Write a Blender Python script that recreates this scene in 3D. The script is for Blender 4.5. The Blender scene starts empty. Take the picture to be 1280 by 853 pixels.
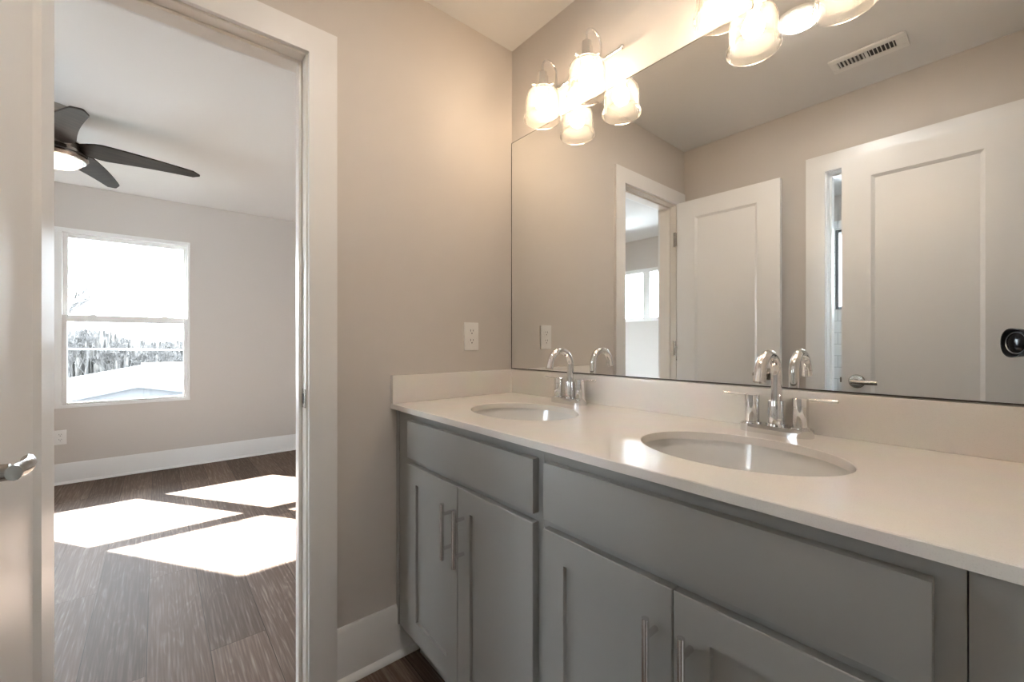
import bpy, bmesh, math, random
from mathutils import Vector, Matrix
random.seed(7)
SC = bpy.context.scene
COL = SC.collection
PI = math.pi

# ------------------------------------------------------------------ camera
F_PX, YAW, HORIZON = 526.64, 40.1568, 428.9
CAM = Vector((1.445, -1.2192, 1.1324))
cd = bpy.data.cameras.new('camera_view'); cam = bpy.data.objects.new('camera_view', cd); COL.objects.link(cam)
cam.location = CAM
cam.rotation_euler = (PI/2, 0, math.radians(90 - YAW))
cd.sensor_width = 36; cd.lens = F_PX/1280*36; cd.clip_start = 0.004; cd.clip_end = 500
cd.shift_y = (HORIZON - 426.5)/1280
SC.camera = cam
FWD = Vector((-math.cos(math.radians(YAW)), math.sin(math.radians(YAW)), 0))
RGT = Vector((math.sin(math.radians(YAW)), math.cos(math.radians(YAW)), 0))

# ------------------------------------------------------------------ world, sun, exposure
SKY_STRENGTH, SUN_STRENGTH = 15.0, 54.0
BULB_STRENGTH, CAN_STRENGTH, FAN_STRENGTH = 32.0, 62.0, 1.6
w = bpy.data.worlds.new('sky'); SC.world = w; w.use_nodes = True
wb = w.node_tree.nodes['Background']
wb.inputs[0].default_value = (0.81, 0.89, 1.0, 1); wb.inputs[1].default_value = SKY_STRENGTH
sd = bpy.data.lights.new('sun', 'SUN'); sun = bpy.data.objects.new('sun', sd); COL.objects.link(sun)
sd.energy = SUN_STRENGTH; sd.angle = math.radians(0.5); sd.color = (0.97, 0.98, 1.0)
SUN_DIR = Vector((1.0, 0.68, -0.775)).normalized()
sun.rotation_euler = SUN_DIR.to_track_quat('-Z', 'Y').to_euler(); sun.location = (-6, -4, 6)
SC.view_settings.view_transform = 'Standard'; SC.view_settings.look = 'None'
SC.view_settings.exposure = 1.36; SC.view_settings.gamma = 1.0; SC.view_settings.use_curve_mapping = False
cy = SC.cycles
cy.max_bounces = 14; cy.diffuse_bounces = 7; cy.glossy_bounces = 6; cy.transmission_bounces = 8; cy.transparent_max_bounces = 16
cy.sample_clamp_indirect = 0.0; cy.caustics_reflective = False; cy.caustics_refractive = False
try:
    cy.use_denoising = True
except Exception:
    pass

# ------------------------------------------------------------------ materials
def mat(name, rgb, rough=0.5, metal=0.0, spec=0.5, coat=0.0):
    m = bpy.data.materials.new(name); m.use_nodes = True
    b = m.node_tree.nodes['Principled BSDF']
    b.inputs['Base Color'].default_value = (*rgb, 1); b.inputs['Roughness'].default_value = rough
    b.inputs['Metallic'].default_value = metal; b.inputs['Specular IOR Level'].default_value = spec
    b.inputs['Coat Weight'].default_value = coat
    return m
def nodes(m): return m.node_tree.nodes, m.node_tree.links, m.node_tree.nodes['Principled BSDF']
def bumpy(m, scale, strength, dist=0.002, detail=3, stretch=(1, 1, 1)):
    n, l, b = nodes(m)
    tc = n.new('ShaderNodeTexCoord'); mp = n.new('ShaderNodeMapping'); mp.inputs['Scale'].default_value = stretch
    t = n.new('ShaderNodeTexNoise'); t.inputs['Scale'].default_value = scale; t.inputs['Detail'].default_value = detail
    bp = n.new('ShaderNodeBump'); bp.inputs['Strength'].default_value = strength; bp.inputs['Distance'].default_value = dist
    l.new(tc.outputs['Object'], mp.inputs[0]); l.new(mp.outputs[0], t.inputs['Vector'])
    l.new(t.outputs['Fac'], bp.inputs['Height']); l.new(bp.outputs[0], b.inputs['Normal'])
    return m
def mottled(m, scale, c1, c2, detail=3, stretch=(1, 1, 1), lo=0.35, hi=0.65):
    n, l, b = nodes(m)
    tc = n.new('ShaderNodeTexCoord'); mp = n.new('ShaderNodeMapping'); mp.inputs['Scale'].default_value = stretch
    t = n.new('ShaderNodeTexNoise'); t.inputs['Scale'].default_value = scale; t.inputs['Detail'].default_value = detail
    r = n.new('ShaderNodeValToRGB'); r.color_ramp.elements[0].position = lo; r.color_ramp.elements[1].position = hi
    r.color_ramp.elements[0].color = (*c1, 1); r.color_ramp.elements[1].color = (*c2, 1)
    l.new(tc.outputs['Object'], mp.inputs[0]); l.new(mp.outputs[0], t.inputs['Vector'])
    l.new(t.outputs['Fac'], r.inputs[0]); l.new(r.outputs[0], b.inputs['Base Color'])
    return m
M = {}
M['wall'] = bumpy(mat('wall_paint', (0.60, 0.562, 0.525), 0.6, spec=0.3), 220, 0.06)
M['ceiling'] = bumpy(mat('ceiling_paint', (0.74, 0.73, 0.715), 0.85, spec=0.2), 160, 0.08)
M['trim'] = bumpy(mat('trim_paint', (0.78, 0.775, 0.765), 0.3), 60, 0.02, stretch=(1, 1, .1))
M['jamb'] = bumpy(mat('jamb_paint', (0.77, 0.73, 0.68), 0.28), 60, 0.02, stretch=(1, 1, .1))
M['door'] = bumpy(mat('door_paint', (0.765, 0.77, 0.77), 0.32), 40, 0.03, stretch=(1, 1, .1))
M['cabinet'] = bumpy(mat('cabinet_paint', (0.312, 0.308, 0.292), 0.38), 90, 0.03, stretch=(1, 1, .2))
M['chrome'] = mat('polished_chrome', (0.80, 0.80, 0.80), 0.06, 1.0)
M['nickel'] = mat('satin_nickel', (0.40, 0.375, 0.34), 0.25, 1.0)
M['pull'] = mat('brushed_pull', (0.78, 0.78, 0.78), 0.22, 1.0)
M['porcelain'] = mat('porcelain', (0.72, 0.71, 0.69), 0.1, spec=0.35)
M['mirror'] = mat('mirror_silver', (0.93, 0.945, 0.94), 0.0, 1.0)
M['mirror_edge'] = mat('mirror_edge', (0.06, 0.05, 0.04), 0.3)
M['plastic'] = mat('white_plastic', (0.80, 0.79, 0.77), 0.3)
M['slot'] = mat('dark_slot', (0.03, 0.03, 0.03), 0.6)
M['vinyl'] = mat('white_vinyl', (0.80, 0.80, 0.79), 0.3)
M['black'] = mat('camera_black', (0.012, 0.012, 0.013), 0.45)
M['lens'] = mat('lens_glass', (0.004, 0.005, 0.008), 0.15, spec=0.25)
M['grey_ring'] = mat('grey_ring', (0.25, 0.25, 0.25), 0.3, 1.0)
M['blade'] = mottled(mat('blade_wood', (0.035, 0.026, 0.022), 0.55, spec=0.2), 6, (0.018, 0.012, 0.009), (0.038, 0.026, 0.020), 5, (12, 1, 1))
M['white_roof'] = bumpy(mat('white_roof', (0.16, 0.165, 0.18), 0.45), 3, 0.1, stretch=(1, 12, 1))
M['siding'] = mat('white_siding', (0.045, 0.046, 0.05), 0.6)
M['shingle'] = mottled(mat('tan_roof', (0.5, 0.46, 0.4), 0.8), 8, (0.04, 0.036, 0.03), (0.06, 0.055, 0.047))
M['bark'] = mottled(mat('bark', (0.2, 0.17, 0.15), 0.9), 3, (0.030, 0.028, 0.027), (0.05, 0.047, 0.045))
M['leaf'] = mottled(mat('evergreen', (0.2, 0.2, 0.1), 0.8), 4, (0.022, 0.026, 0.016), (0.075, 0.068, 0.035))
M['ground'] = mottled(mat('winter_grass', (0.3, 0.28, 0.18), 0.95), 0.4, (0.035, 0.033, 0.024), (0.06, 0.055, 0.04), 6)
M['cable'] = mat('cable', (0.75, 0.75, 0.75), 0.5)

def quartz():
    m = mat('quartz', (0.80, 0.755, 0.70), 0.2, spec=0.22)
    n, l, b = nodes(m)
    tc = n.new('ShaderNodeTexCoord')
    v = n.new('ShaderNodeTexVoronoi'); v.inputs['Scale'].default_value = 420
    t = n.new('ShaderNodeTexNoise'); t.inputs['Scale'].default_value = 9; t.inputs['Detail'].default_value = 4
    r = n.new('ShaderNodeValToRGB'); e = r.color_ramp.elements
    e[0].position = 0.0; e[0].color = (0.72, 0.68, 0.635, 1); e[1].position = 0.35; e[1].color = (0.80, 0.765, 0.72, 1)
    mx = n.new('ShaderNodeMix'); mx.data_type = 'RGBA'; mx.blend_type = 'MULTIPLY'; mx.inputs['Factor'].default_value = 0.12
    l.new(tc.outputs['Object'], v.inputs['Vector']); l.new(tc.outputs['Object'], t.inputs['Vector'])
    l.new(v.outputs['Distance'], r.inputs[0]); l.new(r.outputs[0], mx.inputs['A']); l.new(t.outputs['Color'], mx.inputs['B'])
    l.new(mx.outputs['Result'], b.inputs['Base Color'])
    return m
M['quartz'] = quartz()

def plank_floor():
    m = mat('plank_floor', (0.1, 0.07, 0.05), 0.62, spec=0.1)
    n, l, b = nodes(m)
    tc = n.new('ShaderNodeTexCoord')
    br = n.new('ShaderNodeTexBrick'); br.offset = 0.37; br.offset_frequency = 2
    br.inputs['Color1'].default_value = (0, 0, 0, 1); br.inputs['Color2'].default_value = (1, 1, 1, 1)
    br.inputs['Mortar'].default_value = (0.5, 0.5, 0.5, 1)
    br.inputs['Scale'].default_value = 1.0; br.inputs['Mortar Size'].default_value = 0.0012
    br.inputs['Brick Width'].default_value = 1.22; br.inputs['Row Height'].default_value = 0.178
    l.new(tc.outputs['Object'], br.inputs['Vector'])
    # each plank takes its own piece of grain
    sep = n.new('ShaderNodeSeparateColor'); l.new(br.outputs['Color'], sep.inputs[0])
    mul = n.new('ShaderNodeMath'); mul.operation = 'MULTIPLY'; mul.inputs[1].default_value = 37.0; l.new(sep.outputs[0], mul.inputs[0])
    cmb = n.new('ShaderNodeCombineXYZ'); l.new(mul.outputs[0], cmb.inputs[0]); l.new(mul.outputs[0], cmb.inputs[1]); l.new(mul.outputs[0], cmb.inputs[2])
    add = n.new('ShaderNodeVectorMath'); add.operation = 'ADD'; l.new(tc.outputs['Object'], add.inputs[0]); l.new(cmb.outputs[0], add.inputs[1])
    mp = n.new('ShaderNodeMapping'); mp.inputs['Scale'].default_value = (0.9, 6.0, 1.0); l.new(add.outputs[0], mp.inputs[0])
    wv = n.new('ShaderNodeTexNoise'); wv.inputs['Scale'].default_value = 1.6; wv.inputs['Detail'].default_value = 2; wv.inputs['Distortion'].default_value = 0.6
    l.new(mp.outputs[0], wv.inputs['Vector'])
    # cathedral rings: the sine of a stretched noise
    k = n.new('ShaderNodeMath'); k.operation = 'MULTIPLY'; k.inputs[1].default_value = 80.0; l.new(wv.outputs['Fac'], k.inputs[0])
    s = n.new('ShaderNodeMath'); s.operation = 'SINE'; l.new(k.outputs[0], s.inputs[0])
    mp2 = n.new('ShaderNodeMapping'); mp2.inputs['Scale'].default_value = (5.0, 150.0, 1.0); l.new(add.outputs[0], mp2.inputs[0])
    fi = n.new('ShaderNodeTexNoise'); fi.inputs['Scale'].default_value = 1.0; fi.inputs['Detail'].default_value = 5; l.new(mp2.outputs[0], fi.inputs['Vector'])
    rs = n.new('ShaderNodeMapRange'); rs.inputs[1].default_value = 0.2; rs.inputs[2].default_value = 1.0; rs.inputs[3].default_value = 0.0; rs.inputs[4].default_value = 1.0
    l.new(s.outputs[0], rs.inputs[0])
    ff = n.new('ShaderNodeMapRange'); ff.inputs[1].default_value = 0.36; ff.inputs[2].default_value = 0.68; l.new(fi.outputs['Fac'], ff.inputs[0])
    g = n.new('ShaderNodeMath'); g.operation = 'MULTIPLY_ADD'; g.inputs[1].default_value = 0.42; l.new(rs.outputs[0], g.inputs[0])
    h = n.new('ShaderNodeMath'); h.operation = 'MULTIPLY'; h.inputs[1].default_value = 0.55; l.new(ff.outputs[0], h.inputs[0]); l.new(h.outputs[0], g.inputs[2])
    mm = n.new('ShaderNodeMath'); mm.operation = 'MULTIPLY'; l.new(g.outputs[0], mm.inputs[0]); l.new(ff.outputs[0], mm.inputs[1])
    cr = n.new('ShaderNodeValToRGB'); e = cr.color_ramp.elements
    e[0].position = 0.0; e[0].color = (0.118, 0.080, 0.060, 1); e[1].position = 0.95; e[1].color = (0.235, 0.180, 0.145, 1)
    x = e.new(0.35); x.color = (0.160, 0.113, 0.088, 1)
    l.new(mm.outputs[0], cr.inputs[0])
    tone = n.new('ShaderNodeMapRange'); tone.inputs[3].default_value = 0.62; tone.inputs[4].default_value = 1.08; l.new(sep.outputs[0], tone.inputs[0])
    seam = n.new('ShaderNodeMath'); seam.operation = 'MULTIPLY_ADD'; seam.inputs[1].default_value = -0.6; seam.inputs[2].default_value = 1.0; l.new(br.outputs['Fac'], seam.inputs[0])
    t2 = n.new('ShaderNodeMath'); t2.operation = 'MULTIPLY'; l.new(tone.outputs[0], t2.inputs[0]); l.new(seam.outputs[0], t2.inputs[1])
    vm = n.new('ShaderNodeVectorMath'); vm.operation = 'SCALE'; l.new(cr.outputs[0], vm.inputs[0]); l.new(t2.outputs[0], vm.inputs['Scale'])
    l.new(vm.outputs[0], b.inputs['Base Color'])
    bp = n.new('ShaderNodeBump'); bp.inputs['Strength'].default_value = 0.18; bp.inputs['Distance'].default_value = 0.0015
    l.new(mm.outputs[0], bp.inputs['Height']); l.new(bp.outputs[0], b.inputs['Normal'])
    return m
M['floor'] = plank_floor()

def tile():
    m = mat('wall_tile', (0.8, 0.82, 0.82), 0.15)
    n, l, b = nodes(m)
    tc = n.new('ShaderNodeTexCoord'); mp = n.new('ShaderNodeMapping'); mp.inputs['Rotation'].default_value = (PI/2, 0, 0)
    br = n.new('ShaderNodeTexBrick'); br.inputs['Color1'].default_value = (0.80, 0.82, 0.82, 1); br.inputs['Color2'].default_value = (0.84, 0.86, 0.86, 1)
    br.inputs['Mortar'].default_value = (0.6, 0.62, 0.62, 1); br.inputs['Scale'].default_value = 1; br.inputs['Mortar Size'].default_value = 0.003
    br.inputs['Brick Width'].default_value = 0.305; br.inputs['Row Height'].default_value = 0.102
    l.new(tc.outputs['Object'], mp.inputs[0]); l.new(mp.outputs[0], br.inputs['Vector']); l.new(br.outputs['Color'], b.inputs['Base Color'])
    return m
M['tile'] = tile()

def pane_glass(name, tint=(0.95, 0.97, 0.96)):
    m = bpy.data.materials.new(name); m.use_nodes = True
    n, l = m.node_tree.nodes, m.node_tree.links; n.clear()
    o = n.new('ShaderNodeOutputMaterial'); t = n.new('ShaderNodeBsdfTransparent'); t.inputs[0].default_value = (*tint, 1)
    g = n.new('ShaderNodeBsdfGlossy'); g.inputs['Roughness'].default_value = 0.0
    f = n.new('ShaderNodeFresnel'); f.inputs[0].default_value = 1.3
    mx = n.new('ShaderNodeMixShader'); l.new(f.outputs[0], mx.inputs[0]); l.new(t.outputs[0], mx.inputs[1]); l.new(g.outputs[0], mx.inputs[2]); l.new(mx.outputs[0], o.inputs[0])
    return m
M['pane'] = pane_glass('window_glass')

def shade_glass():
    m = bpy.data.materials.new('ribbed_shade_glass'); m.use_nodes = True
    n, l = m.node_tree.nodes, m.node_tree.links; n.clear()
    o = n.new('ShaderNodeOutputMaterial')
    t = n.new('ShaderNodeBsdfTransparent'); t.inputs[0].default_value = (0.97, 0.96, 0.94, 1)
    tr = n.new('ShaderNodeBsdfTranslucent'); tr.inputs[0].default_value = (0.95, 0.93, 0.90, 1)
    g = n.new('ShaderNodeBsdfGlossy'); g.inputs['Roughness'].default_value = 0.12
    df = n.new('ShaderNodeBsdfDiffuse'); df.inputs[0].default_value = (0.95, 0.93, 0.90, 1)
    m0 = n.new('ShaderNodeMixShader'); m0.inputs[0].default_value = 0.5; l.new(tr.outputs[0], m0.inputs[1]); l.new(df.outputs[0], m0.inputs[2])
    m1 = n.new('ShaderNodeMixShader'); m1.inputs[0].default_value = 0.055
    m2 = n.new('ShaderNodeMixShader'); f = n.new('ShaderNodeFresnel'); f.inputs[0].default_value = 1.12
    l.new(t.outputs[0], m1.inputs[1]); l.new(m0.outputs[0], m1.inputs[2])
    l.new(f.outputs[0], m2.inputs[0]); l.new(m1.outputs[0], m2.inputs[1]); l.new(g.outputs[0], m2.inputs[2]); l.new(m2.outputs[0], o.inputs[0])
    return m
M['shade'] = shade_glass()

def glow(name, rgb, s):
    m = mat(name, (0.9, 0.9, 0.9), 0.4); b = m.node_tree.nodes['Principled BSDF']
    b.inputs['Emission Color'].default_value = (*rgb, 1); b.inputs['Emission Strength'].default_value = s
    return m
M['bulb'] = glow('bulb_glow', (1.0, 0.76, 0.53), BULB_STRENGTH)
M['can'] = glow('can_glow', (1.0, 0.93, 0.85), CAN_STRENGTH)
M['fan_light'] = glow('fan_light_glow', (1.0, 0.82, 0.62), FAN_STRENGTH)

# ------------------------------------------------------------------ mesh helpers
class MB:
    def __init__(s): s.bm = bmesh.new()
    def box(s, x0, x1, y0, y1, z0, z1, bev=0.0, seg=1):
        r = bmesh.ops.create_cube(s.bm, size=1.0); v = r['verts']
        for p in v:
            p.co = Vector((x0 + (p.co.x + .5)*(x1-x0), y0 + (p.co.y + .5)*(y1-y0), z0 + (p.co.z + .5)*(z1-z0)))
        if bev > 0:
            es = list({e for p in v for e in p.link_edges})
            bmesh.ops.bevel(s.bm, geom=es, offset=bev, segments=seg, affect='EDGES', profile=0.6)
        return s
    def lathe(s, prof, c=(0, 0, 0), axis='Z', n=32, caps=True, mod=None):
        rings = []
        for r, h in prof:
            ring = []
            for i in range(n):
                a = 2*PI*i/n; rr = r*(1 + (mod(i) if mod else 0))
                x, y = rr*math.cos(a), rr*math.sin(a)
                p = {'Z': (x, y, h), 'Y': (x, h, -y), 'X': (h, x, y)}[axis]
                ring.append(s.bm.verts.new(Vector(p) + Vector(c)))
            rings.append(ring)
        for a, b in zip(rings, rings[1:]):
            for i in range(n):
                s.bm.faces.new((a[i], a[(i+1) % n], b[(i+1) % n], b[i]))
        if caps:
            s.bm.faces.new(list(reversed(rings[0]))); s.bm.faces.new(rings[-1])
        return s
    def cyl(s, p0, p1, r, n=20, r1=None):
        return s.tube([p0, p1], r, n, r1=r1)
    def tube(s, pts, r, n=14, r1=None):
        pts = [Vector(p) for p in pts]; rings = []; up = None
        for i, p in enumerate(pts):
            d = ((pts[i+1] - p) if i == 0 else (p - pts[i-1]) if i == len(pts)-1 else (pts[i+1] - pts[i-1])).normalized()
            if up is None:
                up = Vector((0, 0, 1)) if abs(d.z) < 0.9 else Vector((1, 0, 0))
            u = (up - d*up.dot(d)).normalized(); up = u; v = d.cross(u)
            rr = r if r1 is None else r + (r1 - r)*i/(len(pts)-1)
            rings.append([s.bm.verts.new(p + (u*math.cos(2*PI*k/n) + v*math.sin(2*PI*k/n))*rr) for k in range(n)])
        for a, b in zip(rings, rings[1:]):
            for k in range(n):
                s.bm.faces.new((a[k], a[(k+1) % n], b[(k+1) % n], b[k]))
        s.bm.faces.new(list(reversed(rings[0]))); s.bm.faces.new(rings[-1])
        return s
    def ball(s, c, r, n=16, sc=(1, 1, 1)):
        rr = bmesh.ops.create_uvsphere(s.bm, u_segments=n, v_segments=n//2+2, radius=r)
        for p in rr['verts']: p.co = Vector((p.co.x*sc[0], p.co.y*sc[1], p.co.z*sc[2])) + Vector(c)
        return s
    def prism(s, poly, axis, a, b):
        """poly: 2-D outline; axis: extrusion axis ('X': poly=(y,z), 'Y': poly=(x,z), 'Z': poly=(x,y))."""
        f = {'X': lambda p, t: (t, p[0], p[1]), 'Y': lambda p, t: (p[0], t, p[1]), 'Z': lambda p, t: (p[0], p[1], t)}[axis]
        va = [s.bm.verts.new(f(p, a)) for p in poly]; vb = [s.bm.verts.new(f(p, b)) for p in poly]
        n = len(poly)
        s.bm.faces.new(va); s.bm.faces.new(list(reversed(vb)))
        for i in range(n): s.bm.faces.new((va[i], vb[i], vb[(i+1) % n], va[(i+1) % n]))
        return s
    def build(s, name, m, parent=None, local=False, kind=None, smooth=35, label=None):
        bmesh.ops.recalc_face_normals(s.bm, faces=s.bm.faces)
        if parent is not None and not local:
            off = Vector((0, 0, 0)); p = parent
            while p is not None: off += p.location; p = p.parent
            bmesh.ops.translate(s.bm, verts=s.bm.verts, vec=-off)
        me = bpy.data.meshes.new(name); s.bm.to_mesh(me); s.bm.free()
        me.materials.append(M[m])
        if smooth:
            for p in me.polygons: p.use_smooth = True
            me.set_sharp_from_angle(angle=math.radians(smooth))
        o = bpy.data.objects.new(name, me); COL.objects.link(o); o.parent = parent
        if kind: o['kind'] = kind
        if label: o['label'] = label
        return o
def tag(o, label, cat, group=None, kind=None):
    o['label'] = label; o['category'] = cat
    if group: o['group'] = group
    if kind: o['kind'] = kind
    return o
def empty(name, loc, label=None, cat=None, group=None, kind=None, rz=0.0):
    o = bpy.data.objects.new(name, None); COL.objects.link(o); o.location = loc; o.rotation_euler = (0, 0, rz)
    o.empty_display_size = 0.05
    if label: tag(o, label, cat, group, kind)
    return o
def copy_tree(o, parent=None):
    c = o.copy(); COL.objects.link(c); c.parent = parent
    for ch in [x for x in bpy.data.objects if x.parent == o]: copy_tree(ch, c)
    return c
def S(name, mb, m, label, cat, parent=None):
    o = mb.build(name, m, parent, kind='structure'); return tag(o, label, cat, kind='structure')

# ------------------------------------------------------------------ room shell
H, HB = 2.44, 2.42                 # ceiling heights: bathroom, bedroom
BX, LY, RY, EX, WT = -3.47, -3.40, 0.60, 1.50, 0.116
BY = -1.555                        # back wall of the bathroom
b = MB(); b.box(-3.75, 3.0, -3.6, 0.9, -0.12, 0)
S('floor', b, 'floor', 'dark brown wood-look plank floor of both rooms, sun patches in the bedroom', 'floor')
b = MB(); b.box(-WT, 3.0, -3.6, 0.9, H, H+.1); b.box(-3.75, -WT, -3.6, 0.9, HB, H+.1)
S('ceiling', b, 'ceiling', 'smooth white ceiling over the bathroom and bedroom', 'ceiling')
def wall_x(b, x0, x1, y0, y1, z1, holes):          # wall standing along Y; holes = (ya, yb, za, zb)
    y = y0
    for ya, yb, za, zb in sorted(holes):
        b.box(x0, x1, y, ya, 0, z1)
        if za > 0: b.box(x0, x1, ya, yb, 0, za)
        b.box(x0, x1, ya, yb, zb, z1); y = yb
    b.box(x0, x1, y, y1, 0, z1); return b
def wall_y(b, y0, y1, x0, x1, z1, holes, zbase=0):
    x = x0
    for xa, xb, za, zb in sorted(holes):
        b.box(x, xa, y0, y1, zbase, z1)
        if za > zbase: b.box(xa, xb, y0, y1, zbase, za)
        b.box(xa, xb, y0, y1, zb, z1); x = xb
    b.box(x, x1, y0, y1, zbase, z1); return b
S('wall_far', wall_x(MB(), -WT, 0, LY, RY, H, [(-1.462, -0.842, 0, 2.062)]), 'wall', 'warm greige wall beside the mirror holding the open doorway to the bedroom', 'wall')
S('wall_vanity', MB().box(0, EX+.12, 0, .15, 0, H), 'wall', 'greige wall behind the wide mirror and vanity', 'wall')
S('wall_back', wall_y(MB(), BY-.12, BY, 0, EX, H, [(0.79, 1.42, 0, 2.062)]), 'wall', 'greige wall opposite the mirror, seen only in its reflection', 'wall')
S('wall_entry', wall_x(MB(), EX, EX+.12, LY, 0, H, [(-1.45, -0.80, 0, 2.062)]), 'wall', 'greige wall with the entry doorway the picture is taken from', 'wall')
S('wall_window', wall_x(MB(), BX-.15, BX, LY-.15, RY+.12, HB, [(-2.71, -0.98, 0.612, 2.062)]), 'wall', 'grey bedroom wall holding the big double window', 'wall')
LWH = [(-2.10, -0.80, 1.40, 2.05), (0.44, 1.40, 1.43, 2.13)]
S('wall_left', wall_y(MB(), LY-.15, LY, BX, EX+.12, H, LWH), 'wall', 'pale bedroom wall with high windows, glimpsed in the mirror through the doorway', 'wall')
S('wall_right', MB().box(BX, -WT, RY, RY+.12, 0, HB), 'wall', 'bedroom side wall out of sight right of the doorway', 'wall')
b = MB(); b.box(EX+.12, 2.9, .3, .4, 0, H); b.box(EX+.12, 2.9, -2.3, -2.2, 0, H); b.box(2.8, 2.9, -2.2, .3, 0, H)
S('wall_hall', b, 'wall', 'hall walls behind the camera outside the entry doorway', 'wall')
b = wall_y(MB(), LY, LY+.012, 0, EX, 2.21, [(0.44, 1.40, 1.43, 2.13)])
S('trim_4', b, 'tile', 'pale blue-white horizontal tile around the shower window in the mirror', 'wall tile')

# baseboards
def baseboard_x(b, x, d, y0, y1, h):               # on a wall X = x, facing direction d
    t, q = .014*d, .018*d
    b.prism([(x, 0), (x+t, 0), (x+t, h-.012), (x+t*.55, h), (x, h)], 'Y', y0, y1)
    b.prism([(x+t, 0), (x+t+q, 0), (x+t+q*.92, .009), (x+t+q*.6, .015), (x+t, .019)], 'Y', y0, y1); return b
def baseboard_y(b, y, d, x0, x1, h):
    t, q = .014*d, .018*d
    b.prism([(y, 0), (y+t, 0), (y+t, h-.012), (y+t*.55, h), (y, h)], 'X', x0, x1)
    b.prism([(y+t, 0), (y+t+q, 0), (y+t+q*.92, .009), (y+t+q*.6, .015), (y+t, .019)], 'X', x0, x1); return b
S('baseboard_far', baseboard_x(MB(), 0, 1, -0.765, -0.005, .182), 'trim', 'tall white baseboard between the doorway casing and the vanity toe kick', 'baseboard')
S('baseboard_bedroom', baseboard_x(MB(), BX, 1, LY, RY, .163), 'trim', 'white baseboard below the bedroom window wall', 'baseboard')
b = baseboard_y(MB(), BY, 1, 0, .71, .182)
S('baseboard_back', b, 'trim', 'white baseboard on the wall opposite the mirror', 'baseboard')

# doorway to the bedroom: jambs, stops and casings
YR, YL, ZH = -0.857, -1.447, 2.047
tr = empty('trim_1', (0, -1.152, 0), 'cream and white jamb and flat casing framing the bedroom doorway', 'door frame', kind='structure')
b = MB(); b.box(-WT-.003, .001, YR, YR+.0149, 0, ZH+.0149, .002); b.box(-WT-.003, .001, YL-.0149, YL, 0, ZH+.0149, .002); b.box(-WT-.003, .001, YL, YR, ZH, ZH+.0149, .002)
b.box(-.078, -.041, YR-.011, YR, 0, ZH, .0015); b.box(-.078, -.041, YL, YL+.011, 0, ZH, .0015); b.box(-.078, -.041, YL+.011, YR-.011, ZH-.011, ZH, .0015)
b.build('jamb', 'jamb', tr, kind='structure')
def casing_x(x, d, name='casing'):
    b = MB(); x0, x1 = sorted((x, x+.016*d))
    rv = .006 if d > 0 else .002; a, c, t = YR+rv, YL-rv, ZH+rv
    b.prism([(a, 0), (-.765, 0), (-.765, 2.139), (-1.539, 2.139), (-1.539, 0), (c, 0), (c, t), (a, t)], 'X', x0, x1)
    return b.build(name, 'trim', tr, kind='structure')
casing_x(0, 1); casing_x(-WT, -1)
sp = MB().box(-.036, .0008, YR-.0015, YR+.0005, .925, .985, .0004)
sp = sp.build('strike_plate', 'nickel', tr, kind='structure')
MB().box(-.030, -.018, YR-.0022, YR-.001, .938, .970).build('latch_hole', 'slot', sp, kind='structure')
for z in (.26, 1.095, 1.824):
    b = MB(); b.box(-.019, -.001, YL-.0005, YL+.002, z-.048, z+.048, .0006); b.build('hinge_leaf', 'nickel', tr, kind='structure')
# toilet-room doorway frame in the back wall
t2 = empty('trim_2', (1.105, BY, 0), 'white door frame behind the entry door, left side showing in the mirror', 'door frame', kind='structure')
b = MB(); y0, y1 = BY-.121, BY+.001
b.box(.79, .805, y0, y1, 0, 2.062, .002); b.box(1.405, 1.42, y0, y1, 0, 2.062, .002); b.box(.805, 1.405, y0, y1, 2.047, 2.062, .002)
b.box(.805, .816, y0+.03, y0+.075, 0, 2.047, .0015); b.box(.816, 1.394, y0+.03, y0+.075, 2.036, 2.047, .0015)
b.build('jamb', 'trim', t2, kind='structure')
b = MB(); b.prism([(.712, 0), (.799, 0), (.799, 2.053), (1.411, 2.053), (1.411, 0), (1.489, 0), (1.489, 2.145), (.712, 2.145)], 'Y', BY, BY+.016)
b.build('casing', 'trim', t2, kind='structure')
# entry doorway frame
t3 = empty('trim_3', (EX, -1.12, 0), 'white frame of the entry doorway right beside the camera', 'door frame', kind='structure')
b = MB(); b.box(EX-.001, EX+.121, -1.45, -1.435, 0, 2.062, .002); b.box(EX-.001, EX+.121, -.815, -.80, 0, 2.062, .002); b.box(EX-.001, EX+.121, -1.435, -.815, 2.047, 2.062, .002)
b.build('jamb', 'trim', t3, kind='structure')
b = MB(); b.box(EX-.016, EX, -.809, -.723, 0, 2.139, .002)
b.build('casing', 'trim', t3, kind='structure')

# ------------------------------------------------------------------ doors
def panel_door(w, h, t, sx0, sx1, st, sb, bev=.014, dep=.010):
    """slab in x 0..w, y 0..t (both faces), z 0..h with one recessed panel on each face"""
    B = MB(); bm = B.bm
    for y, d in ((0.0, 1), (t, -1)):
        R = lambda x0, x1, z0, z1, yy: [bm.verts.new((x, yy, z)) for x, z in ((x0, z0), (x1, z0), (x1, z1), (x0, z1))]
        o = R(0, w, 0, h, y); i = R(sx0, w-sx1, sb, h-st, y); k = R(sx0+bev, w-sx1-bev, sb+bev, h-st-bev, y+d*dep)
        for a, c in ((o, i), (i, k)):
            for q in range(4): bm.faces.new((a[q], a[(q+1) % 4], c[(q+1) % 4], c[q]))
        bm.faces.new(k)
        if y == 0: first = o
        else:
            for q in range(4): bm.faces.new((first[q], first[(q+1) % 4], o[(q+1) % 4], o[q]))
    return B
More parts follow.
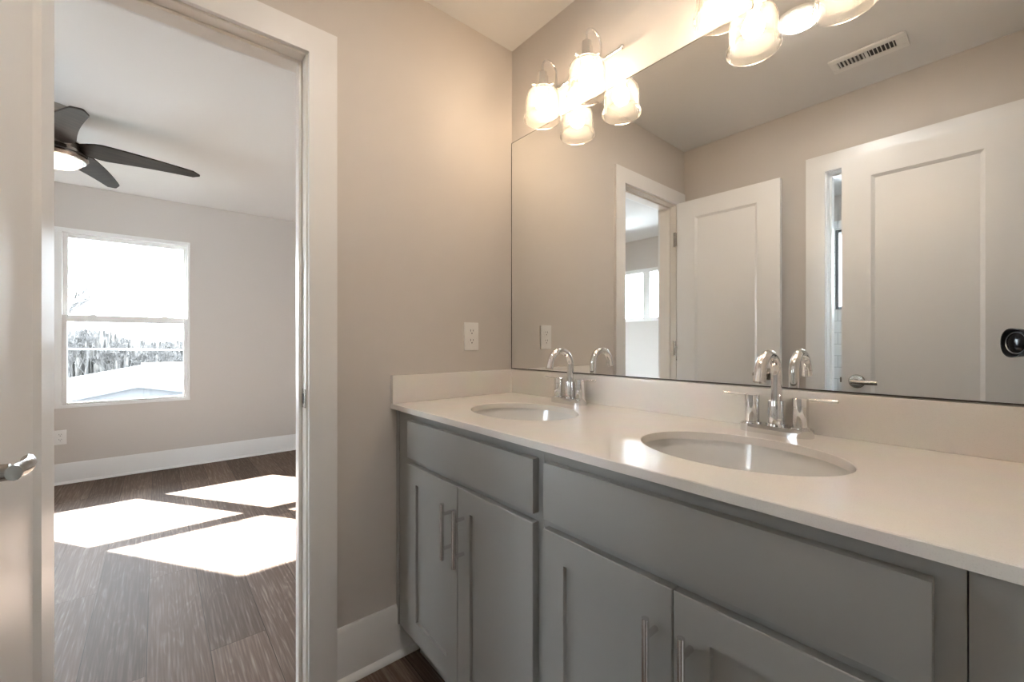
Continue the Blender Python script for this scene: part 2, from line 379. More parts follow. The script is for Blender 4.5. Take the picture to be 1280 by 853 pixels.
def lever(parent, x, y, d, z, s, L=.105, out=.058, mname='nickel'):
    """rose and lever on a door face at y; d = outward direction, s = lever direction along x (local)"""
    b = MB(); b.lathe([(.033, 0), (.033, .004*d), (.028, .010*d), (.013, .012*d), (.011, (out-.006)*d)], (x, y, z), 'Y', 28)
    h = b.build('door_handle', mname, parent, local=True, label='satin nickel door lever')
    b = MB(); n = 7
    pts = [(x - s*.012, y+d*out, z)] + [(x + s*L*k/n, y + d*(out + .004*math.sin(PI*k/n)), z) for k in range(n+1)]
    b.tube(pts, .0085, 12)
    for v in b.bm.verts: v.co.z = z + (v.co.z - z)*1.25
    b.build('lever', mname, h, local=True)
    return h
DW, DH, DT = .590, 2.032, .035
# bedroom door: hinged on the left jamb, standing open into the bathroom
d1 = empty('door_1', (.034, -1.398, .011), 'white shaker door standing open at the far left, hinged to the bedroom doorway', 'door', kind='structure', rz=math.radians(-1.6))
dm = panel_door(DW, DH, DT, .115, .115, .108, .22)
bmesh.ops.transform(dm.bm, matrix=Matrix.Translation((0, -DT, 0)), verts=dm.bm.verts)
dm.build('door_leaf', 'door', d1, local=True, kind='structure')
lever(d1, DW-.058, 0, 1, .946, -1, .060, .047); lever(d1, DW-.068, -DT, -1, .946, -1)
for z in (.25, 1.05, 1.80):
    b = MB(); b.cyl((-.012, -DT-.004, z-.045), (-.012, -DT-.004, z+.045), .006, 12); b.box(-.010, -.001, -DT, -.004, z-.044, z+.044)
    b.build('hinge', 'nickel', d1, local=True)
# entry door: opened flat in front of the back wall
d2 = empty('door_2', (1.488, -1.400, .011), 'white shaker door filling the right of the mirror, opened across the back wall', 'door', kind='structure')
dm = panel_door(.588, DH, DT, .112, .112, .108, .22)
bmesh.ops.transform(dm.bm, matrix=Matrix.Translation((-.588, -DT, 0)), verts=dm.bm.verts)
dm.build('door_leaf', 'door', d2, local=True, kind='structure')
lever(d2, -.588+.060, 0, 1, .934, 1, .085); lever(d2, -.588+.060, -DT, -1, .934, 1)
MB().box(-.597, -.5875, -.024, -.011, .925, .950, .001).build('latch', 'nickel', d2, local=True)

# ------------------------------------------------------------------ windows
def sash(b, y0, y1, z0, z1, x0, x1, st, top, bot):
    b.box(x0, x1, y0, y0+st, z0, z1, .003); b.box(x0, x1, y1-st, y1, z0, z1, .003)
    b.box(x0, x1, y0+st, y1-st, z0, z0+bot, .003); b.box(x0, x1, y0+st, y1-st, z1-top, z1, .003); return b
w1 = empty('window_1', (BX, -1.845, .612), 'bright double-hung bedroom window looking out on bare trees and a white roof', 'window', kind='structure')
FO, FI = BX-.105, BX+.006
b = MB(); b.box(FO, FI, -2.71, -2.69, .606, 2.062, .002); b.box(FO, FI, -1.0005, -.98, .606, 2.062, .002)
b.box(FO, FI, -2.69, -1.0005, 2.030, 2.062, .002); b.box(FO, FI, -2.69, -1.0005, .606, .628, .002); b.box(FO, FI, -1.865, -1.80, .628, 2.030, .002)
b.build('frame', 'vinyl', w1, kind='structure')
for ya, yb in ((-2.69, -1.865), (-1.80, -1.0005)):
    lo = sash(MB(), ya, yb, .628, 1.362, BX-.045, BX-.012, .028, .056, .020).build('sash', 'vinyl', w1, kind='structure')
    MB().box(BX-.031, BX-.027, ya+.027, yb-.027, .64, 1.315).build('pane', 'pane', lo, kind='structure')
    hi = sash(MB(), ya, yb, 1.315, 2.03, BX-.078, BX-.048, .030, .034, .046).build('sash', 'vinyl', w1, kind='structure')
    MB().box(BX-.067, BX-.063, ya+.029, yb-.029, 1.35, 2.01).build('pane', 'pane', hi, kind='structure')
    for q in (.22, .80):
        yy = ya + (yb-ya)*q
        MB().box(BX-.040, BX-.014, yy-.022, yy+.022, 1.3615, 1.371, .003).build('sash_lock', 'vinyl', lo, kind='structure')
def fixed_window(name, x0, x1, z0, z1, label, n=1, fm='vinyl', fw=.045):
    o = empty(name, ((x0+x1)/2, LY, z0), label, 'window', kind='structure')
    b = MB(); ya, yb = LY-.12, LY+.004
    b.box(x0, x0+fw, ya, yb, z0, z1, .002); b.box(x1-fw, x1, ya, yb, z0, z1, .002); b.box(x0+fw, x1-fw, ya, yb, z0, z0+fw, .002); b.box(x0+fw, x1-fw, ya, yb, z1-fw, z1, .002)
    for k in range(1, n):
        xm = x0 + (x1-x0)*k/n; b.box(xm-fw, xm+fw, ya, yb, z0+fw, z1-fw, .002)
    b.build('frame', fm, o, kind='structure')
    for k in range(n):
        MB().box(x0+(x1-x0)*k/n+.02, x0+(x1-x0)*(k+1)/n-.02, LY-.07, LY-.066, z0+.02, z1-.02).build('pane', 'pane', o, kind='structure')
M['dark_frame'] = mat('dark_frame', (0.16, 0.17, 0.18), 0.4)
fixed_window('window_2', -2.10, -.80, 1.40, 2.05, 'high paired bedroom window seen in the mirror through the open doorway', 2)
fixed_window('window_3', .44, 1.40, 1.43, 2.13, 'dark framed shower window glimpsed in the mirror through the door gap', 1, 'dark_frame', .022)  # unseen width added beyond the gap to let more daylight in

# ------------------------------------------------------------------ vanity cabinets
CT, ZU = .8955, .8955              # counter underside
def bar_pull(parent, x, y, z0, z1):
    yb = y-.032
    b = MB(); b.tube([(x, yb, z0), (x, yb, z1)], .0062, 18); h = b.build('handle', 'pull', parent, label='brushed steel bar pull')
    for z in (z0+.031, z1-.031): MB().cyl((x, yb+.003, z), (x, y+.0005, z), .005, 14).build('post', 'pull', h)
    return h
def shaker(x0, x1, z0, z1, yf, parent, rail=.06, t=.0185, dep=.008):
    B = MB(); bm = B.bm; yb = yf+t
    R = lambda a, c, e, g, yy: [bm.verts.new((x, yy, z)) for x, z in ((a, e), (c, e), (c, g), (a, g))]
    e = .0015
    o = R(x0, x1, z0, z1, yf+e); o2 = R(x0+e, x1-e, z0+e, z1-e, yf); i = R(x0+rail, x1-rail, z0+rail, z1-rail, yf); k = R(x0+rail+.001, x1-rail-.001, z0+rail+.001, z1-rail-.001, yf+dep); bk = R(x0, x1, z0, z1, yb)
    for a, c in ((bk, o), (o, o2), (o2, i), (i, k)):
        for q in range(4): bm.faces.new((a[q], a[(q+1) % 4], c[(q+1) % 4], c[q]))
    bm.faces.new(k); bm.faces.new(bk)
    return B.build('door', 'cabinet', parent)
def cabinet(x0, x1, a, c, label, left_scribe):
    root = empty('vanity_cabinet', ((x0+x1)/2, -.30, 0), label, 'cabinet', 'grey vanity cabinets')
    yb, yf = -.036, -.548
    m = (a+c)/2
    b = MB()
    b.box(x0, x0+.018, yf+.019, yb, .114, ZU); b.box(x1-.018, x1, yf+.019, yb, .114, ZU); b.box(x0+.018, x1-.018, yb-.008, yb, .114, ZU)
    b.box(x0+.018, x1-.018, yf+.019, yb-.008, .114, .132)
    b.box(x0, x1, -.482, -.468, 0, .1135); b.box(x0, x0+.018, -.468, yb, 0, .114); b.box(x1-.018, x1, -.468, yb, 0, .114)
    b.build('carcass', 'cabinet', root)
    b = MB(); y0, y1 = yf, yf+.019
    b.box(x0, a+.012, y0, y1, .114, ZU); b.box(c-.012, x1, y0, y1, .114, ZU); b.box(a+.012, c-.012, y0, y1, .862, ZU); b.box(a+.012, c-.012, y0, y1, .714, .756); b.box(a+.012, c-.012, y0, y1, .114, .165); b.box(m-.02, m+.02, y0, y1, .165, .714)
    b.build('face_frame', 'cabinet', root)
    MB().box(a, c, -.568, -.5485, .744, .869, .0018, 2).build('drawer_front', 'cabinet', root)
    for xa, xb, hx in ((a, m-.0012, m-.031), (m+.0012, c, m+.031)):
        dr = shaker(xa, xb, .150, .724, -.568, root)
        bar_pull(dr, hx, -.568, .516, .676)
    if left_scribe:
        b = MB(); b.box(x0-.048, x0-.030, -.553, -.535, .115, ZU, .002); b.box(x0-.032, x0-.0005, -.547, -.530, .114, ZU)
        b.build('scribe_strip', 'cabinet', root)
    else:
        b = MB(); b.box(x1+.0015, EX-.001, -.546, -.528, 0, ZU)
        b.build('filler_panel', 'cabinet', root)
    return root
cabinet(.050, .7625, .121, .746, 'grey shaker vanity cabinet below the far sink, two bar pulls close together', True)
cabinet(.7635, 1.414, .780, 1.389, 'grey shaker vanity cabinet below the near sink, nearest the camera', False)

# ------------------------------------------------------------------ countertop with two oval cutouts
SINKS = ((.428, -.315), (1.078, -.312)); SA, SB = .195, .150
def countertop():
    root = empty('countertop', (.75, -.29, CT), 'long cream quartz countertop with two oval sink cutouts and low backsplash', 'countertop')
    B = MB(); bm = B.bm
    z0, z1 = CT, .914
    for zz in (z0, z1):
        pass
    def loop(pts, z): return [bm.verts.new((x, y, z)) for x, y in pts]
    x0, x1, y0, y1 = .001, EX-.001, -.5737, -.001
    e = .0015
    outer = [(x0, y0), (x1, y0), (x1, y1), (x0, y1)]; inner = [(x0+e, y0+e), (x1-e, y0+e), (x1-e, y1-e), (x0+e, y1-e)]
    N = 64
    ell = [[(cx + SA*math.cos(2*PI*k/N), cyy + SB*math.sin(2*PI*k/N)) for k in range(N)] for cx, cyy in SINKS]
    ell2 = [[(cx + (SA+e)*math.cos(2*PI*k/N), cyy + (SB+e)*math.sin(2*PI*k/N)) for k in range(N)] for cx, cyy in SINKS]
    def edges(l): return [bm.edges.new((l[i], l[(i+1) % len(l)])) for i in range(len(l))]
    lt = loop(inner, z1); lo = loop(outer, z1-e); lb = loop(outer, z0)
    et = [loop(p, z1) for p in ell2]; em = [loop(p, z1-e) for p in ell]; eb = [loop(p, z0) for p in ell]
    bmesh.ops.triangle_fill(bm, edges=edges(lt)+[q for l in et for q in edges(l)], use_beauty=True)
    bmesh.ops.triangle_fill(bm, edges=edges(lb)+[q for l in eb for q in edges(l)], use_beauty=True)
    for a, c in [(lt, lo), (lo, lb)] + [p for i in range(2) for p in ((et[i], em[i]), (em[i], eb[i]))]:
        for i in range(len(a)): bm.faces.new((a[i], a[(i+1) % len(a)], c[(i+1) % len(a)], c[i]))
    B.build('worktop', 'quartz', root)
    MB().box(.0205, EX-.001, -.020, -.0005, .9142, 1.0156, .0015, 2).build('backsplash', 'quartz', root)
    MB().box(.0005, .020, -.5737, -.0005, .9142, 1.0156, .0015, 2).build('side_splash', 'quartz', root)
    return root
countertop()

def sink(cx, cyy):
    root = empty('sink', (cx, cyy, .76), None)
    B = MB(); bm = B.bm; N = 56
    prof = [(1.09, CT-.0006), (1.045, CT-.0006), (1.03, CT-.010), (.99, CT-.045), (.90, CT-.085), (.74, CT-.115), (.48, CT-.134), (.22, CT-.141), (.125, CT-.143)]
    prof += [(.125, CT-.153), (.5, CT-.146), (.78, CT-.127), (.95, CT-.095), (1.04, CT-.045), (1.09, CT-.012)]
    rings = [[bm.verts.new((cx + SA*s*math.cos(2*PI*k/N), cyy + SB*(s if s > .3 else s*SA/SB)*math.sin(2*PI*k/N), z)) for k in range(N)] for s, z in prof]
    for i in range(len(rings)):
        a, c = rings[i], rings[(i+1) % len(rings)]
        for k in range(N): bm.faces.new((a[k], a[(k+1) % N], c[(k+1) % N], c[k]))
    B.build('basin', 'porcelain', root, smooth=50)
    b = MB(); b.lathe([(.021, CT-.150), (.0235, CT-.1415), (.021, CT-.1395), (.013, CT-.141), (.012, CT-.1395), (.004, CT-.1385)], (cx, cyy, 0), 'Z', 24)
    b.build('drain', 'chrome', root)
    return root
s1 = sink(*SINKS[0]); tag(s1, 'far white oval undermount sink, nearer the wall outlet', 'sink', 'undermount sinks')
s2 = copy_tree(s1); s2.location = (SINKS[1][0], SINKS[1][1], .76); s2['label'] = 'near white oval undermount sink, closest to the camera'

def faucet(x):
    y = -.078; z = .9143
    root = empty('faucet', (x, y, z))
    b = MB(); N = 12; hw, r = .052, .0265
    pts = [(x+hw+r*math.cos(a), y+r*math.sin(a)) for a in [-PI/2+PI*k/N for k in range(N+1)]] + [(x-hw+r*math.cos(a), y+r*math.sin(a)) for a in [PI/2+PI*k/N for k in range(N+1)]]
    b.prism(pts, 'Z', z, z+.020)
    top = [f for f in b.bm.faces if all(abs(v.co.z-z-.020) < 1e-5 for v in f.verts)]
    bmesh.ops.bevel(b.bm, geom=list({e for f in top for e in f.edges}), offset=.002, segments=2, affect='EDGES')
    b.build('base_plate', 'chrome', root)
    b = MB(); b.lathe([(.023, .0195), (.023, .0235), (.0195, .0245), (.019, .0775), (.0185, .079), (.0135, .079)], (x, y+.008, z), 'Z', 28)
    b.build('spout_collar', 'chrome', root)
    ys = y+.008; R = .0525; zc = 1.052; yc = ys-R
    pts = [(x, ys, .985), (x, ys, 1.02)] + [(x, yc+R*math.cos(a), zc+R*math.sin(a)) for a in [math.radians(q) for q in range(0, 171, 10)]]
    d = Vector(pts[-1]) - Vector(pts[-2]); d.normalize(); pts.append(tuple(Vector(pts[-1]) + d*.012))
    s = MB().tube(pts, .0122, 22).build('spout', 'chrome', root)
    MB().tube([Vector(pts[-1]) - d*.008, Vector(pts[-1]) + d*.007], .0132, 22).build('aerator', 'chrome', s)
    for sx in (-1, 1):
        xh = x + sx*.052
        b = MB(); b.lathe([(.021, .0195), (.021, .0225), (.0165, .0235), (.0162, .0690), (.0155, .0695), (.0155, .0705), (.0168, .071), (.0168, .0885), (.0155, .090)], (xh, y, z), 'Z', 28)
        h = b.build('handle', 'chrome', root)
        b = MB(); b.tube([(xh+sx*.010, y, 1.0015), (xh+sx*.069, y, 1.0025)], .0036, 12); b.ball((xh+sx*.069, y, 1.0025), .0036, 12)
        b.build('lever', 'chrome', h)
    return root
f1 = faucet(.412); tag(f1, 'chrome gooseneck faucet at the far sink, in front of the mirror', 'faucet', 'gooseneck faucets')
f2 = copy_tree(f1); f2.location.x = 1.078; f2['label'] = 'chrome gooseneck faucet at the near sink, larger in view'

# ------------------------------------------------------------------ mirror, lights, outlets
mr = empty('vanity_mirror', (.75, 0, 1.018), 'wide frameless mirror above the backsplash reflecting doors and ceiling', 'mirror')
MB().box(.002, EX-.002, -.0056, -.0004, 1.0172, 2.026).build('backing', 'mirror_edge', mr, label='dark thin mirror edge')
MB().box(.0065, EX-.006, -.0062, -.0054, 1.0205, 2.0225).build('mirror_glass', 'mirror', mr)

def vanity_light(xc, label):
    root = empty('vanity_light', (xc, 0, 2.12), label, 'light fixture', 'two-lamp bar lights above the mirror')
    yb, zb, yl, zl = -.030, 2.120, -.105, 1.973
    b = MB(); b.lathe([(.030, 0), (.030, -.006), (.026, -.010), (.008, -.011), (.007, -.027)], (xc, -.0005, zb), 'Y', 28)
    b.build('wall_plate', 'chrome', root)
    b = MB(); b.tube([(xc-.194, yb, zb), (xc+.194, yb, zb)], .0055, 16)
    for q in (-1, 1): b.ball((xc+q*.196, yb, zb), .0095, 18)
    b.build('bar', 'chrome', root)
    for q in (-1, 1):
        x = xc + q*.1065
        R = (yb-yl)/2; yc = (yb+yl)/2; zt = 2.176
        pts = [(x, yb, zb), (x, yb, zb+.03)] + [(x, yc+R*math.cos(a), zt+R*.95*math.sin(a)) for a in [math.radians(t) for t in range(0, 181, 12)]] + [(x, yl, 2.150)]
        arm = MB().tube(pts, .0042, 12).build('arm', 'chrome', root)
        b = MB(); b.lathe([(.010, 2.158), (.0165, 2.152), (.0175, 2.116), (.0185, 2.112), (.029, 2.100), (.032, 2.088), (.030, 2.084)], (x, yl, 0), 'Z', 28)
        b.box(x-.006, x+.006, yl+.010, yl+.026, 2.118, 2.150, .002)
        k = b.build('socket', 'chrome', arm)
        for a in (PI*.75, PI*1.42, PI*.09):
            p = Vector((x+.030*math.cos(a), yl+.030*math.sin(a), 2.098)); dd = Vector((math.cos(a), math.sin(a), 0))
            b = MB(); b.cyl(p-dd*.008, p+dd*.0095, .0022, 8); b.ball(p+dd*.013, .005, 10)
            b.build('thumbscrew', 'chrome', arm)
        outer = [(.0285, .116), (.040, .1145), (.0505, .109), (.058, .099), (.0615, .085), (.0625, .070), (.063, .030), (.064, .022), (.0685, .016), (.070, .009), (.070, .002), (.0685, 0)]
        inner = [(r-.0028, h+.001 if h < .005 else h-.002) for r, h in reversed(outer)]
        b = MB(); b.lathe([(r, zl+h) for r, h in outer+inner], (x, yl, 0), 'Z', 96, caps=False, mod=lambda i: .006*(1 if i % 2 else -1))
        b.build('shade', 'shade', root, smooth=20, label='clear ribbed glass jar shade')
        b = MB(); b.lathe([(.004, 2.012), (.016, 2.016), (.026, 2.026), (.0295, 2.040), (.026, 2.056), (.017, 2.072), (.013, 2.084)], (x, yl, 0), 'Z', 24)
        b.build('bulb', 'bulb', root, label='lit warm bulb')
    return root
vanity_light(.4105, 'chrome bar light with two lit jar shades, left one by the wall corner')
vanity_light(1.0725, 'chrome bar light with two lit jar shades, cut by the top of the picture')

def outlet(name, c, face, label, group=None):
    """duplex receptacle; built facing +X"""
    root = empty(name, c, label, 'outlet', group)
    X, Y, Z = c
    MB().box(X, X+.006, Y-.035, Y+.035, Z-.0575, Z+.0575, .0025, 2).build('cover_plate', 'plastic', root)
    for dz in (-.0195, .0195):
        N = 20; pts = []
        for k in range(N):
            a = 2*PI*k/N; yy, zz = .0172*math.cos(a), .0172*math.sin(a); pts.append((Y+yy, Z+dz+max(-.0142, min(.0142, zz))))
        r = MB().prism(pts, 'X', X+.0055, X+.0078).build('receptacle', 'plastic', root)
        b = MB(); b.box(X+.0072, X+.0081, Y-.0075, Y-.0055, Z+dz, Z+dz+.009); b.box(X+.0072, X+.0081, Y+.0055, Y+.0075, Z+dz+.001, Z+dz+.008)
        b.lathe([(.0026, X+.0072), (.0026, X+.0081)], (0, Y, Z+dz-.007), 'X', 10)
        b.build('slots', 'slot', r)
    b = MB(); b.lathe([(.003, X+.0055), (.003, X+.0068)], (0, Y, Z), 'X', 12); b.build('screw', 'plastic', root)
    return root
outlet('wall_outlet', (0, -.223, 1.1595), 1, 'white duplex outlet on the greige wall above the countertop')
outlet('wall_outlet', (BX, -1.808, .375), 1, 'small white outlet low on the bedroom wall under the window')

# recessed ceiling light and supply vent, both seen in the mirror
rl = empty('ceiling_light', (.893, -.778, H), 'round lit recessed ceiling light seen in the mirror between lamp shades', 'ceiling light')
b = MB(); b.lathe([(.062, H-.003), (.066, H-.009), (.085, H-.006), (.088, H-.0005)], (.893, -.778, 0), 'Z', 40); b.build('trim_ring', 'plastic', rl)
b = MB(); b.lathe([(.064, H-.0092), (.064, H-.0115), (.055, H-.013)], (.893, -.778, 0), 'Z', 40); b.build('diffuser', 'can', rl, label='glowing round diffuser')
vt = empty('ceiling_vent', (1.030, -1.245, H), 'white rectangular ceiling vent seen in the mirror above the doors', 'vent')
vx0, vx1, vy0, vy1 = .893, 1.158, -1.308, -1.180
b = MB(); z0, z1 = H-.008, H-.0005
b.box(vx0, vx1, vy0, vy0+.034, z0, z1, .002); b.box(vx0, vx1, vy1-.034, vy1, z0, z1, .002); b.box(vx0, vx0+.028, vy0+.034, vy1-.034, z0, z1, .002); b.box(vx1-.036, vx1, vy0+.034, vy1-.034, z0, z1, .002); b.box(1.018, 1.028, vy0+.034, vy1-.034, z0, z1)
b.box(vx1-.004, vx1+.003, vy0+.01, vy1-.01, z0-.002, z1)
b.build('frame', 'plastic', vt)
MB().box(vx0+.02, vx1-.03, vy0+.03, vy1-.03, H-.003, H-.0008).build('duct_opening', 'slot', vt)
b = MB()
for a, c, sgn in ((vx0+.028, 1.018, 1), (1.028, vx1-.036, -1)):
    for k in range(7):
        xx = a + (c-a)*(k+.5)/7
        b.prism([(xx-.0012-.0012*sgn, H-.0075), (xx+.0012-.0012*sgn, H-.0075), (xx+.0016+.0012*sgn, H-.003), (xx-.0016+.0012*sgn, H-.003)], 'Y', vy0+.032, vy1-.032)
b.build('louvers', 'plastic', vt)

# ------------------------------------------------------------------ bedroom ceiling fan
FX, FY, FZ = -1.95, -1.66, 2.200
fan = empty('ceiling_fan', (FX, FY, HB), 'brushed nickel ceiling fan with dark brown blades and glowing light in the bedroom', 'ceiling fan')
b = MB(); b.lathe([(.108, HB-.0005), (.108, HB-.045), (.100, HB-.062), (.055, HB-.075), (.050, FZ+.060)], (FX, FY, 0), 'Z', 40); b.build('canopy', 'nickel', fan)
b = MB(); b.lathe([(.055, FZ+.075), (.10, FZ+.068), (.118, FZ+.045), (.112, FZ+.012), (.130, FZ+.004), (.144, FZ-.012), (.147, FZ-.036), (.136, FZ-.050), (.122, FZ-.054)], (FX, FY, 0), 'Z', 48); b.build('motor_housing', 'nickel', fan)
b = MB(); b.lathe([(.1462, FZ-.020), (.1482, FZ-.023), (.1468, FZ-.026)], (FX, FY, 0), 'Z', 48); b.build('seam_band', 'slot', fan)
b = MB(); b.lathe([(.121, FZ-.052), (.116, FZ-.067), (.098, FZ-.082), (.064, FZ-.092), (.028, FZ-.096), (.004, FZ-.097)], (FX, FY, 0), 'Z', 40); b.build('light_bowl', 'fan_light', fan, label='glowing frosted light bowl')
def blade(ang):
    B = MB(); bm = B.bm; N = 16; L0, L1 = .11, .655
    rows = []
    for k in range(N+1):
        t = k/N; r = L0 + (L1-L0)*t
        wdt = (.075 + .075*math.sin(min(1, t/.22)*PI/2)) * (1 - .60*max(0, (t-.15)/.85))
        if t > .93: wdt *= math.sqrt(max(0.02, 1-((t-.93)/.07)**2))
        sweep = -.018*math.sin(t*PI)                               # gentle sickle sweep
        pitch = -math.radians(17 - 5*t)
        zz = .030 - .020*t
        row = []
        for q in (-.5, .5):
            yy = sweep + q*wdt*math.cos(pitch); z = zz + q*wdt*math.sin(pitch)
            row += [(r, yy, z + .004), (r, yy, z - .004)]
        rows.append([bm.verts.new(p) for p in row])
    for a, c in zip(rows, rows[1:]):
        for i, j in ((0, 2), (2, 3), (3, 1), (1, 0)): bm.faces.new((a[i], a[j], c[j], c[i]))
    bm.faces.new([rows[0][i] for i in (0, 1, 3, 2)]); bm.faces.new([rows[-1][i] for i in (0, 2, 3, 1)])
    bmesh.ops.transform(bm, matrix=Matrix.Translation((FX, FY, FZ)) @ Matrix.Rotation(math.radians(ang), 4, 'Z'), verts=bm.verts)
    return B.build('blade', 'blade', fan)
for k in range(5): blade(88 + 72*k)

# ------------------------------------------------------------------ the photographer's camera, reflected at the mirror's right edge
cm = empty('camera', tuple(CAM - FWD*.18 - Vector((0, 0, 1.13))), 'black camera on a tripod, its lens reflected at the right edge of the mirror', 'camera')
def along(mb):                    # local frame: x right, y forward, z up, origin at the entrance of the lens
    m = Matrix(((RGT.x, FWD.x, 0, CAM.x), (RGT.y, FWD.y, 0, CAM.y), (0, 0, 1, CAM.z), (0, 0, 0, 1)))
    bmesh.ops.transform(mb.bm, matrix=m, verts=mb.bm.verts); return mb
def petal(i, n=64):
    a = 2*PI*i/n
    return .010*(0.5+0.5*math.cos(2*a+PI)) - .010
b = MB(); n = 64
rg = []
for r, h, f in ((.0425, -.055, 0), (.0475, -.055, 0), (.0545, 0, 1), (.0520, 0, 1)):
    rg.append([b.bm.verts.new((r*math.cos(2*PI*i/n), h + (petal(i)*f if f else 0), r*math.sin(2*PI*i/n))) for i in range(n)])
for q in range(4):
    A, C_ = rg[q], rg[(q+1) % 4]
    for i in range(n): b.bm.faces.new((A[i], A[(i+1) % n], C_[(i+1) % n], C_[i]))
along(b).build('lens_hood', 'black', cm)
b = MB(); b.lathe([(.037, -.0165), (.0385, -.0145), (.0425, -.0150), (.042, -.12), (.036, -.14)], (0, 0, 0), 'Y', 40); along(b).build('lens_barrel', 'black', cm)
b = MB(); b.lathe([(.0375, -.0145), (.0392, -.0130), (.0400, -.0145)], (0, 0, 0), 'Y', 40, caps=False); along(b).build('front_ring', 'grey_ring', cm)
b = MB(); b.lathe([(.037, -.0160), (.028, -.0125), (.016, -.0100), (.004, -.0092)], (0, 0, 0), 'Y', 32); along(b).build('front_glass', 'lens', cm)
b = MB(); b.box(-.066, .066, -.200, -.140, -.050, .046, .008, 2); b.box(-.026, .026, -.198, -.148, .040, .072, .008, 2); b.box(.042, .066, -.165, -.125, -.048, .036, .006, 2); along(b).build('camera_body', 'black', cm)
P = CAM - FWD*.17
b = MB(); b.cyl((P.x, P.y, CAM.z-.052), (P.x, P.y, CAM.z-.12), .022, 16); b.cyl((P.x, P.y, CAM.z-.12), (P.x, P.y, .55), .013, 14)
b.build('centre_column', 'black', cm)
for a in (20, 140, 260):
    dx, dy = .085*math.cos(math.radians(a)), .085*math.sin(math.radians(a))
    MB().tube([(P.x+dx*.25, P.y+dy*.25, .95), (P.x+dx, P.y+dy, .006)], .011, 12, r1=.008).build('tripod_leg', 'black', cm)

# ------------------------------------------------------------------ outside the bedroom window
GZ = -3.0
g = MB().box(-90, -3.9, -60, 50, GZ-.2, GZ).build('ground', 'ground', kind='structure'); tag(g, 'pale winter grass outside', 'ground', kind='structure')
M['wooded'] = mottled(mat('winter_woods', (0.05, 0.045, 0.04), 0.95), 1.6, (0.028, 0.026, 0.025), (0.085, 0.078, 0.070), 8, (1, 1, .6), .3, .7)
B = MB(); bm = B.bm; rh = random.Random(5); rows = []
NY = 260
prof = [(-40, 3.4), (-12, 3.0), (-8.5, 2.9), (-6.5, 2.5), (-5.2, 2.2), (-3.2, 1.65), (-.8, 1.45), (2, 1.35), (40, 1.3)]
def topz(y):
    for (ya, za), (yb, zb) in zip(prof, prof[1:]):
        if ya <= y <= yb: return za + (zb-za)*(y-ya)/(yb-ya)
for i in range(NY+1):
    y = -22 + 34*i/NY; t = topz(y) + rh.uniform(-.35, .25)
    rows.append([bm.verts.new((-58 - d + rh.uniform(-.5, .5), y, GZ + (t*1.19+1.132*-.19-GZ)*f + rh.uniform(-.15, .15)*(0 < f < 1))) for d, f in ((0, 0), (.4, .35), (1, .62), (1.8, .84), (3, 1.0), (9, .8), (14, 0))])
for a, c in zip(rows, rows[1:]):
    for q in range(6): bm.faces.new((a[q], a[q+1], c[q+1], c[q]))
hl = B.build('hills', 'wooded', kind='structure', smooth=None); tag(hl, 'hazy grey brown wooded rise on the horizon', 'hills', kind='structure')
# neighbour with white gable
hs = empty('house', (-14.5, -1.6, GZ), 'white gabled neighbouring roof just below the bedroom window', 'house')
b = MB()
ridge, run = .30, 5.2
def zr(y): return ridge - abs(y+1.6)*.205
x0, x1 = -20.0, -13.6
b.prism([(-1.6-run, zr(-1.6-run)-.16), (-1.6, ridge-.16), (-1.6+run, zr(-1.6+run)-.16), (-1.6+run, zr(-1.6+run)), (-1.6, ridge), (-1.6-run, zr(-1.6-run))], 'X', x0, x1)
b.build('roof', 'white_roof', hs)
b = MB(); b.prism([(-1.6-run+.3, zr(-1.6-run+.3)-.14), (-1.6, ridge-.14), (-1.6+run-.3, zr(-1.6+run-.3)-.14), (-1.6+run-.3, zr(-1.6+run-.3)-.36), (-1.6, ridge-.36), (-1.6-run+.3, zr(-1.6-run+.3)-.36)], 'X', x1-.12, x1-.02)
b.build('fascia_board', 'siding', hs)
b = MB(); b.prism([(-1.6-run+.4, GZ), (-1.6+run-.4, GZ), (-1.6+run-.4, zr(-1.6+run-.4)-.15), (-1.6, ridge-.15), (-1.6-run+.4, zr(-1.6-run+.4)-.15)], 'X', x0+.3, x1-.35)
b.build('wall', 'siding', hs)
h2 = empty('house', (-34, 1.2, GZ), 'distant tan roofed house right of the white gable outside the window', 'house')
b = MB(); b.box(-36, -32, -1.75, 5, GZ, -.62); b.build('wall', 'bark', h2)
b = MB(); b.prism([(-36.4, -.66), (-31.6, -.66), (-34, -.12)], 'Y', -1.95, 5.2); b.build('roof', 'shingle', h2)
cb = MB(); cb.tube([(-25, -14, .93), (-25, -4.2, .86), (-25, -.1, .79), (-25, 9, .78)], .035, 6); cb = cb.build('power_line', 'cable'); tag(cb, 'thin pale power line crossing the lower window pane', 'cable')

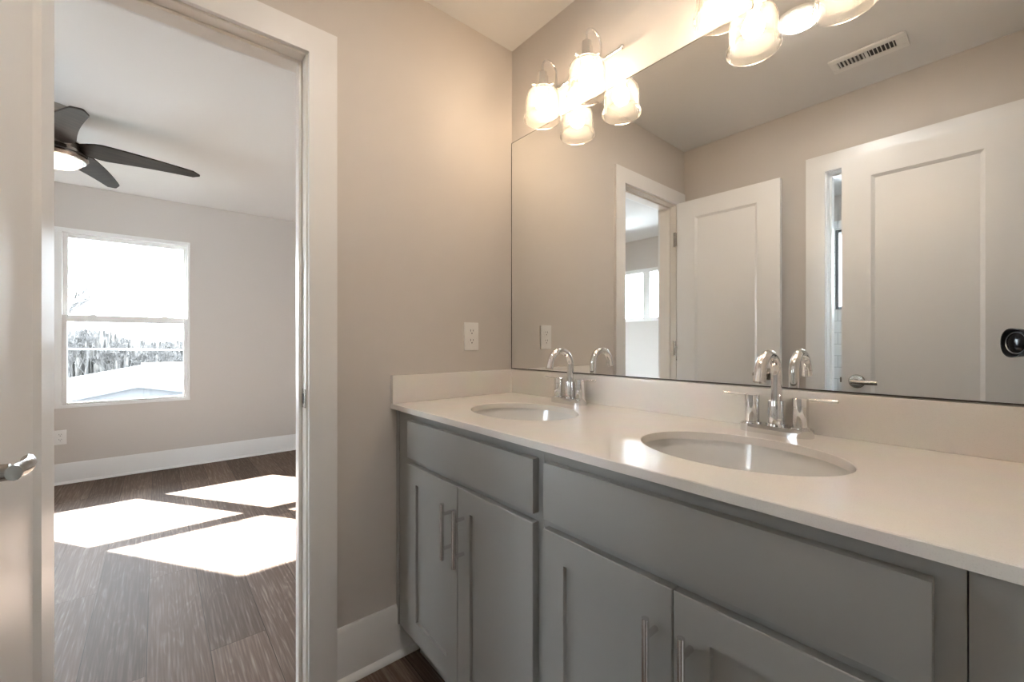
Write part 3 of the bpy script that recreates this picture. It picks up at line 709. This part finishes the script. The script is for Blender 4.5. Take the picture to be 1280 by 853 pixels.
def tree_mesh(seed, h, spread, levels=4):
    rnd = random.Random(seed); B = MB()
    def grow(p, d, L, r, lv):
        q = p + d*L
        mid = p + d*L*.5 + Vector((rnd.uniform(-1, 1), rnd.uniform(-1, 1), 0))*L*.05
        B.tube([p, mid, q], max(r, .022), 3 if lv > 2 else 5, r1=max(r*.6, .018))
        if lv >= levels: return
        for k in range(rnd.choice((3, 4, 4)) if lv else 5):
            t = rnd.uniform(.45, 1.0); s = p.lerp(q, t)
            nd = (d + Vector((rnd.uniform(-1, 1), rnd.uniform(-1, 1), rnd.uniform(-.15, .7)))*spread).normalized()
            grow(s, nd, L*rnd.uniform(.5, .75), r*.5, lv+1)
    grow(Vector((0, 0, 0)), Vector((0, 0, 1)), h*.42, h*.020, 0)
    return B
protos = []
for i in range(4):
    o = tree_mesh(20+i, 5.4, .68, 5).build('bare_tree', 'bark', smooth=None)
    tag(o, 'bare grey winter tree in the row beyond the white roof', 'tree', 'bare trees outside the bedroom window'); protos.append(o)
n = 0
rt = random.Random(3)
for row, X in enumerate((-43, -47, -51, -55)):
    for k in range(6):
        y = -13.0 + 3.5*k + (row % 2)*1.75 + rt.uniform(-.2, .2)
        o = protos[n] if n < 4 else protos[n % 4].copy()
        if n >= 4: COL.objects.link(o)
        o.location = (X + rt.uniform(-.4, .4), y, GZ); o.rotation_euler = (0, 0, rt.uniform(0, 6.28))
        s = (1.0 if y < -4.6 else .80) * rt.uniform(.92, 1.05) * (1 + .04*row); o.scale = (s*.78, s*.78, s); n += 1
tt = tree_mesh(91, 8.4, .8).build('tall_tree', 'bark', smooth=None); tt.location = (-21, -5.6, GZ)
tag(tt, 'tall bare tree whose twigs show in the left of the upper window pane', 'tree')
def bush_mesh(seed, r, h):
    rnd = random.Random(seed); B = MB()
    for k in range(420):
        a, e = rnd.uniform(0, 2*PI), rnd.uniform(0, 1)
        rr = r*(1-e*.6)*math.sqrt(rnd.uniform(.3, 1)); c = Vector((rr*math.cos(a), rr*math.sin(a), .1+h*e))
        d = Vector((rnd.uniform(-1, 1), rnd.uniform(-1, 1), rnd.uniform(-.5, 1))).normalized()*.22; u = d.orthogonal().normalized()*.11
        v = [B.bm.verts.new(c+p) for p in (-d, u, d, -u)]; B.bm.faces.new(v)
        w2 = d.cross(u).normalized()*.09
        v = [B.bm.verts.new(c+p) for p in (-d, w2, d, -w2)]; B.bm.faces.new(v)
    B.tube([(0, 0, 0), (0, 0, h*.8)], .08, 6)
    return B
for i, (x, y, r, h, lab) in enumerate(((-38, -6.3, 1.1, 2.3, 'olive green evergreen bush at the left of the lower window pane'), (-38, -4.2, .9, 1.5, 'low dark evergreen bush near the middle of the lower window pane'), (-41, -.8, 1.4, 1.9, 'yellowish evergreen bush above the distant tan roof'))):
    o = bush_mesh(40+i, r, h).build('evergreen_bush', 'leaf', smooth=None); o.location = (x, y, GZ); tag(o, lab, 'bush', 'evergreen bushes outside')
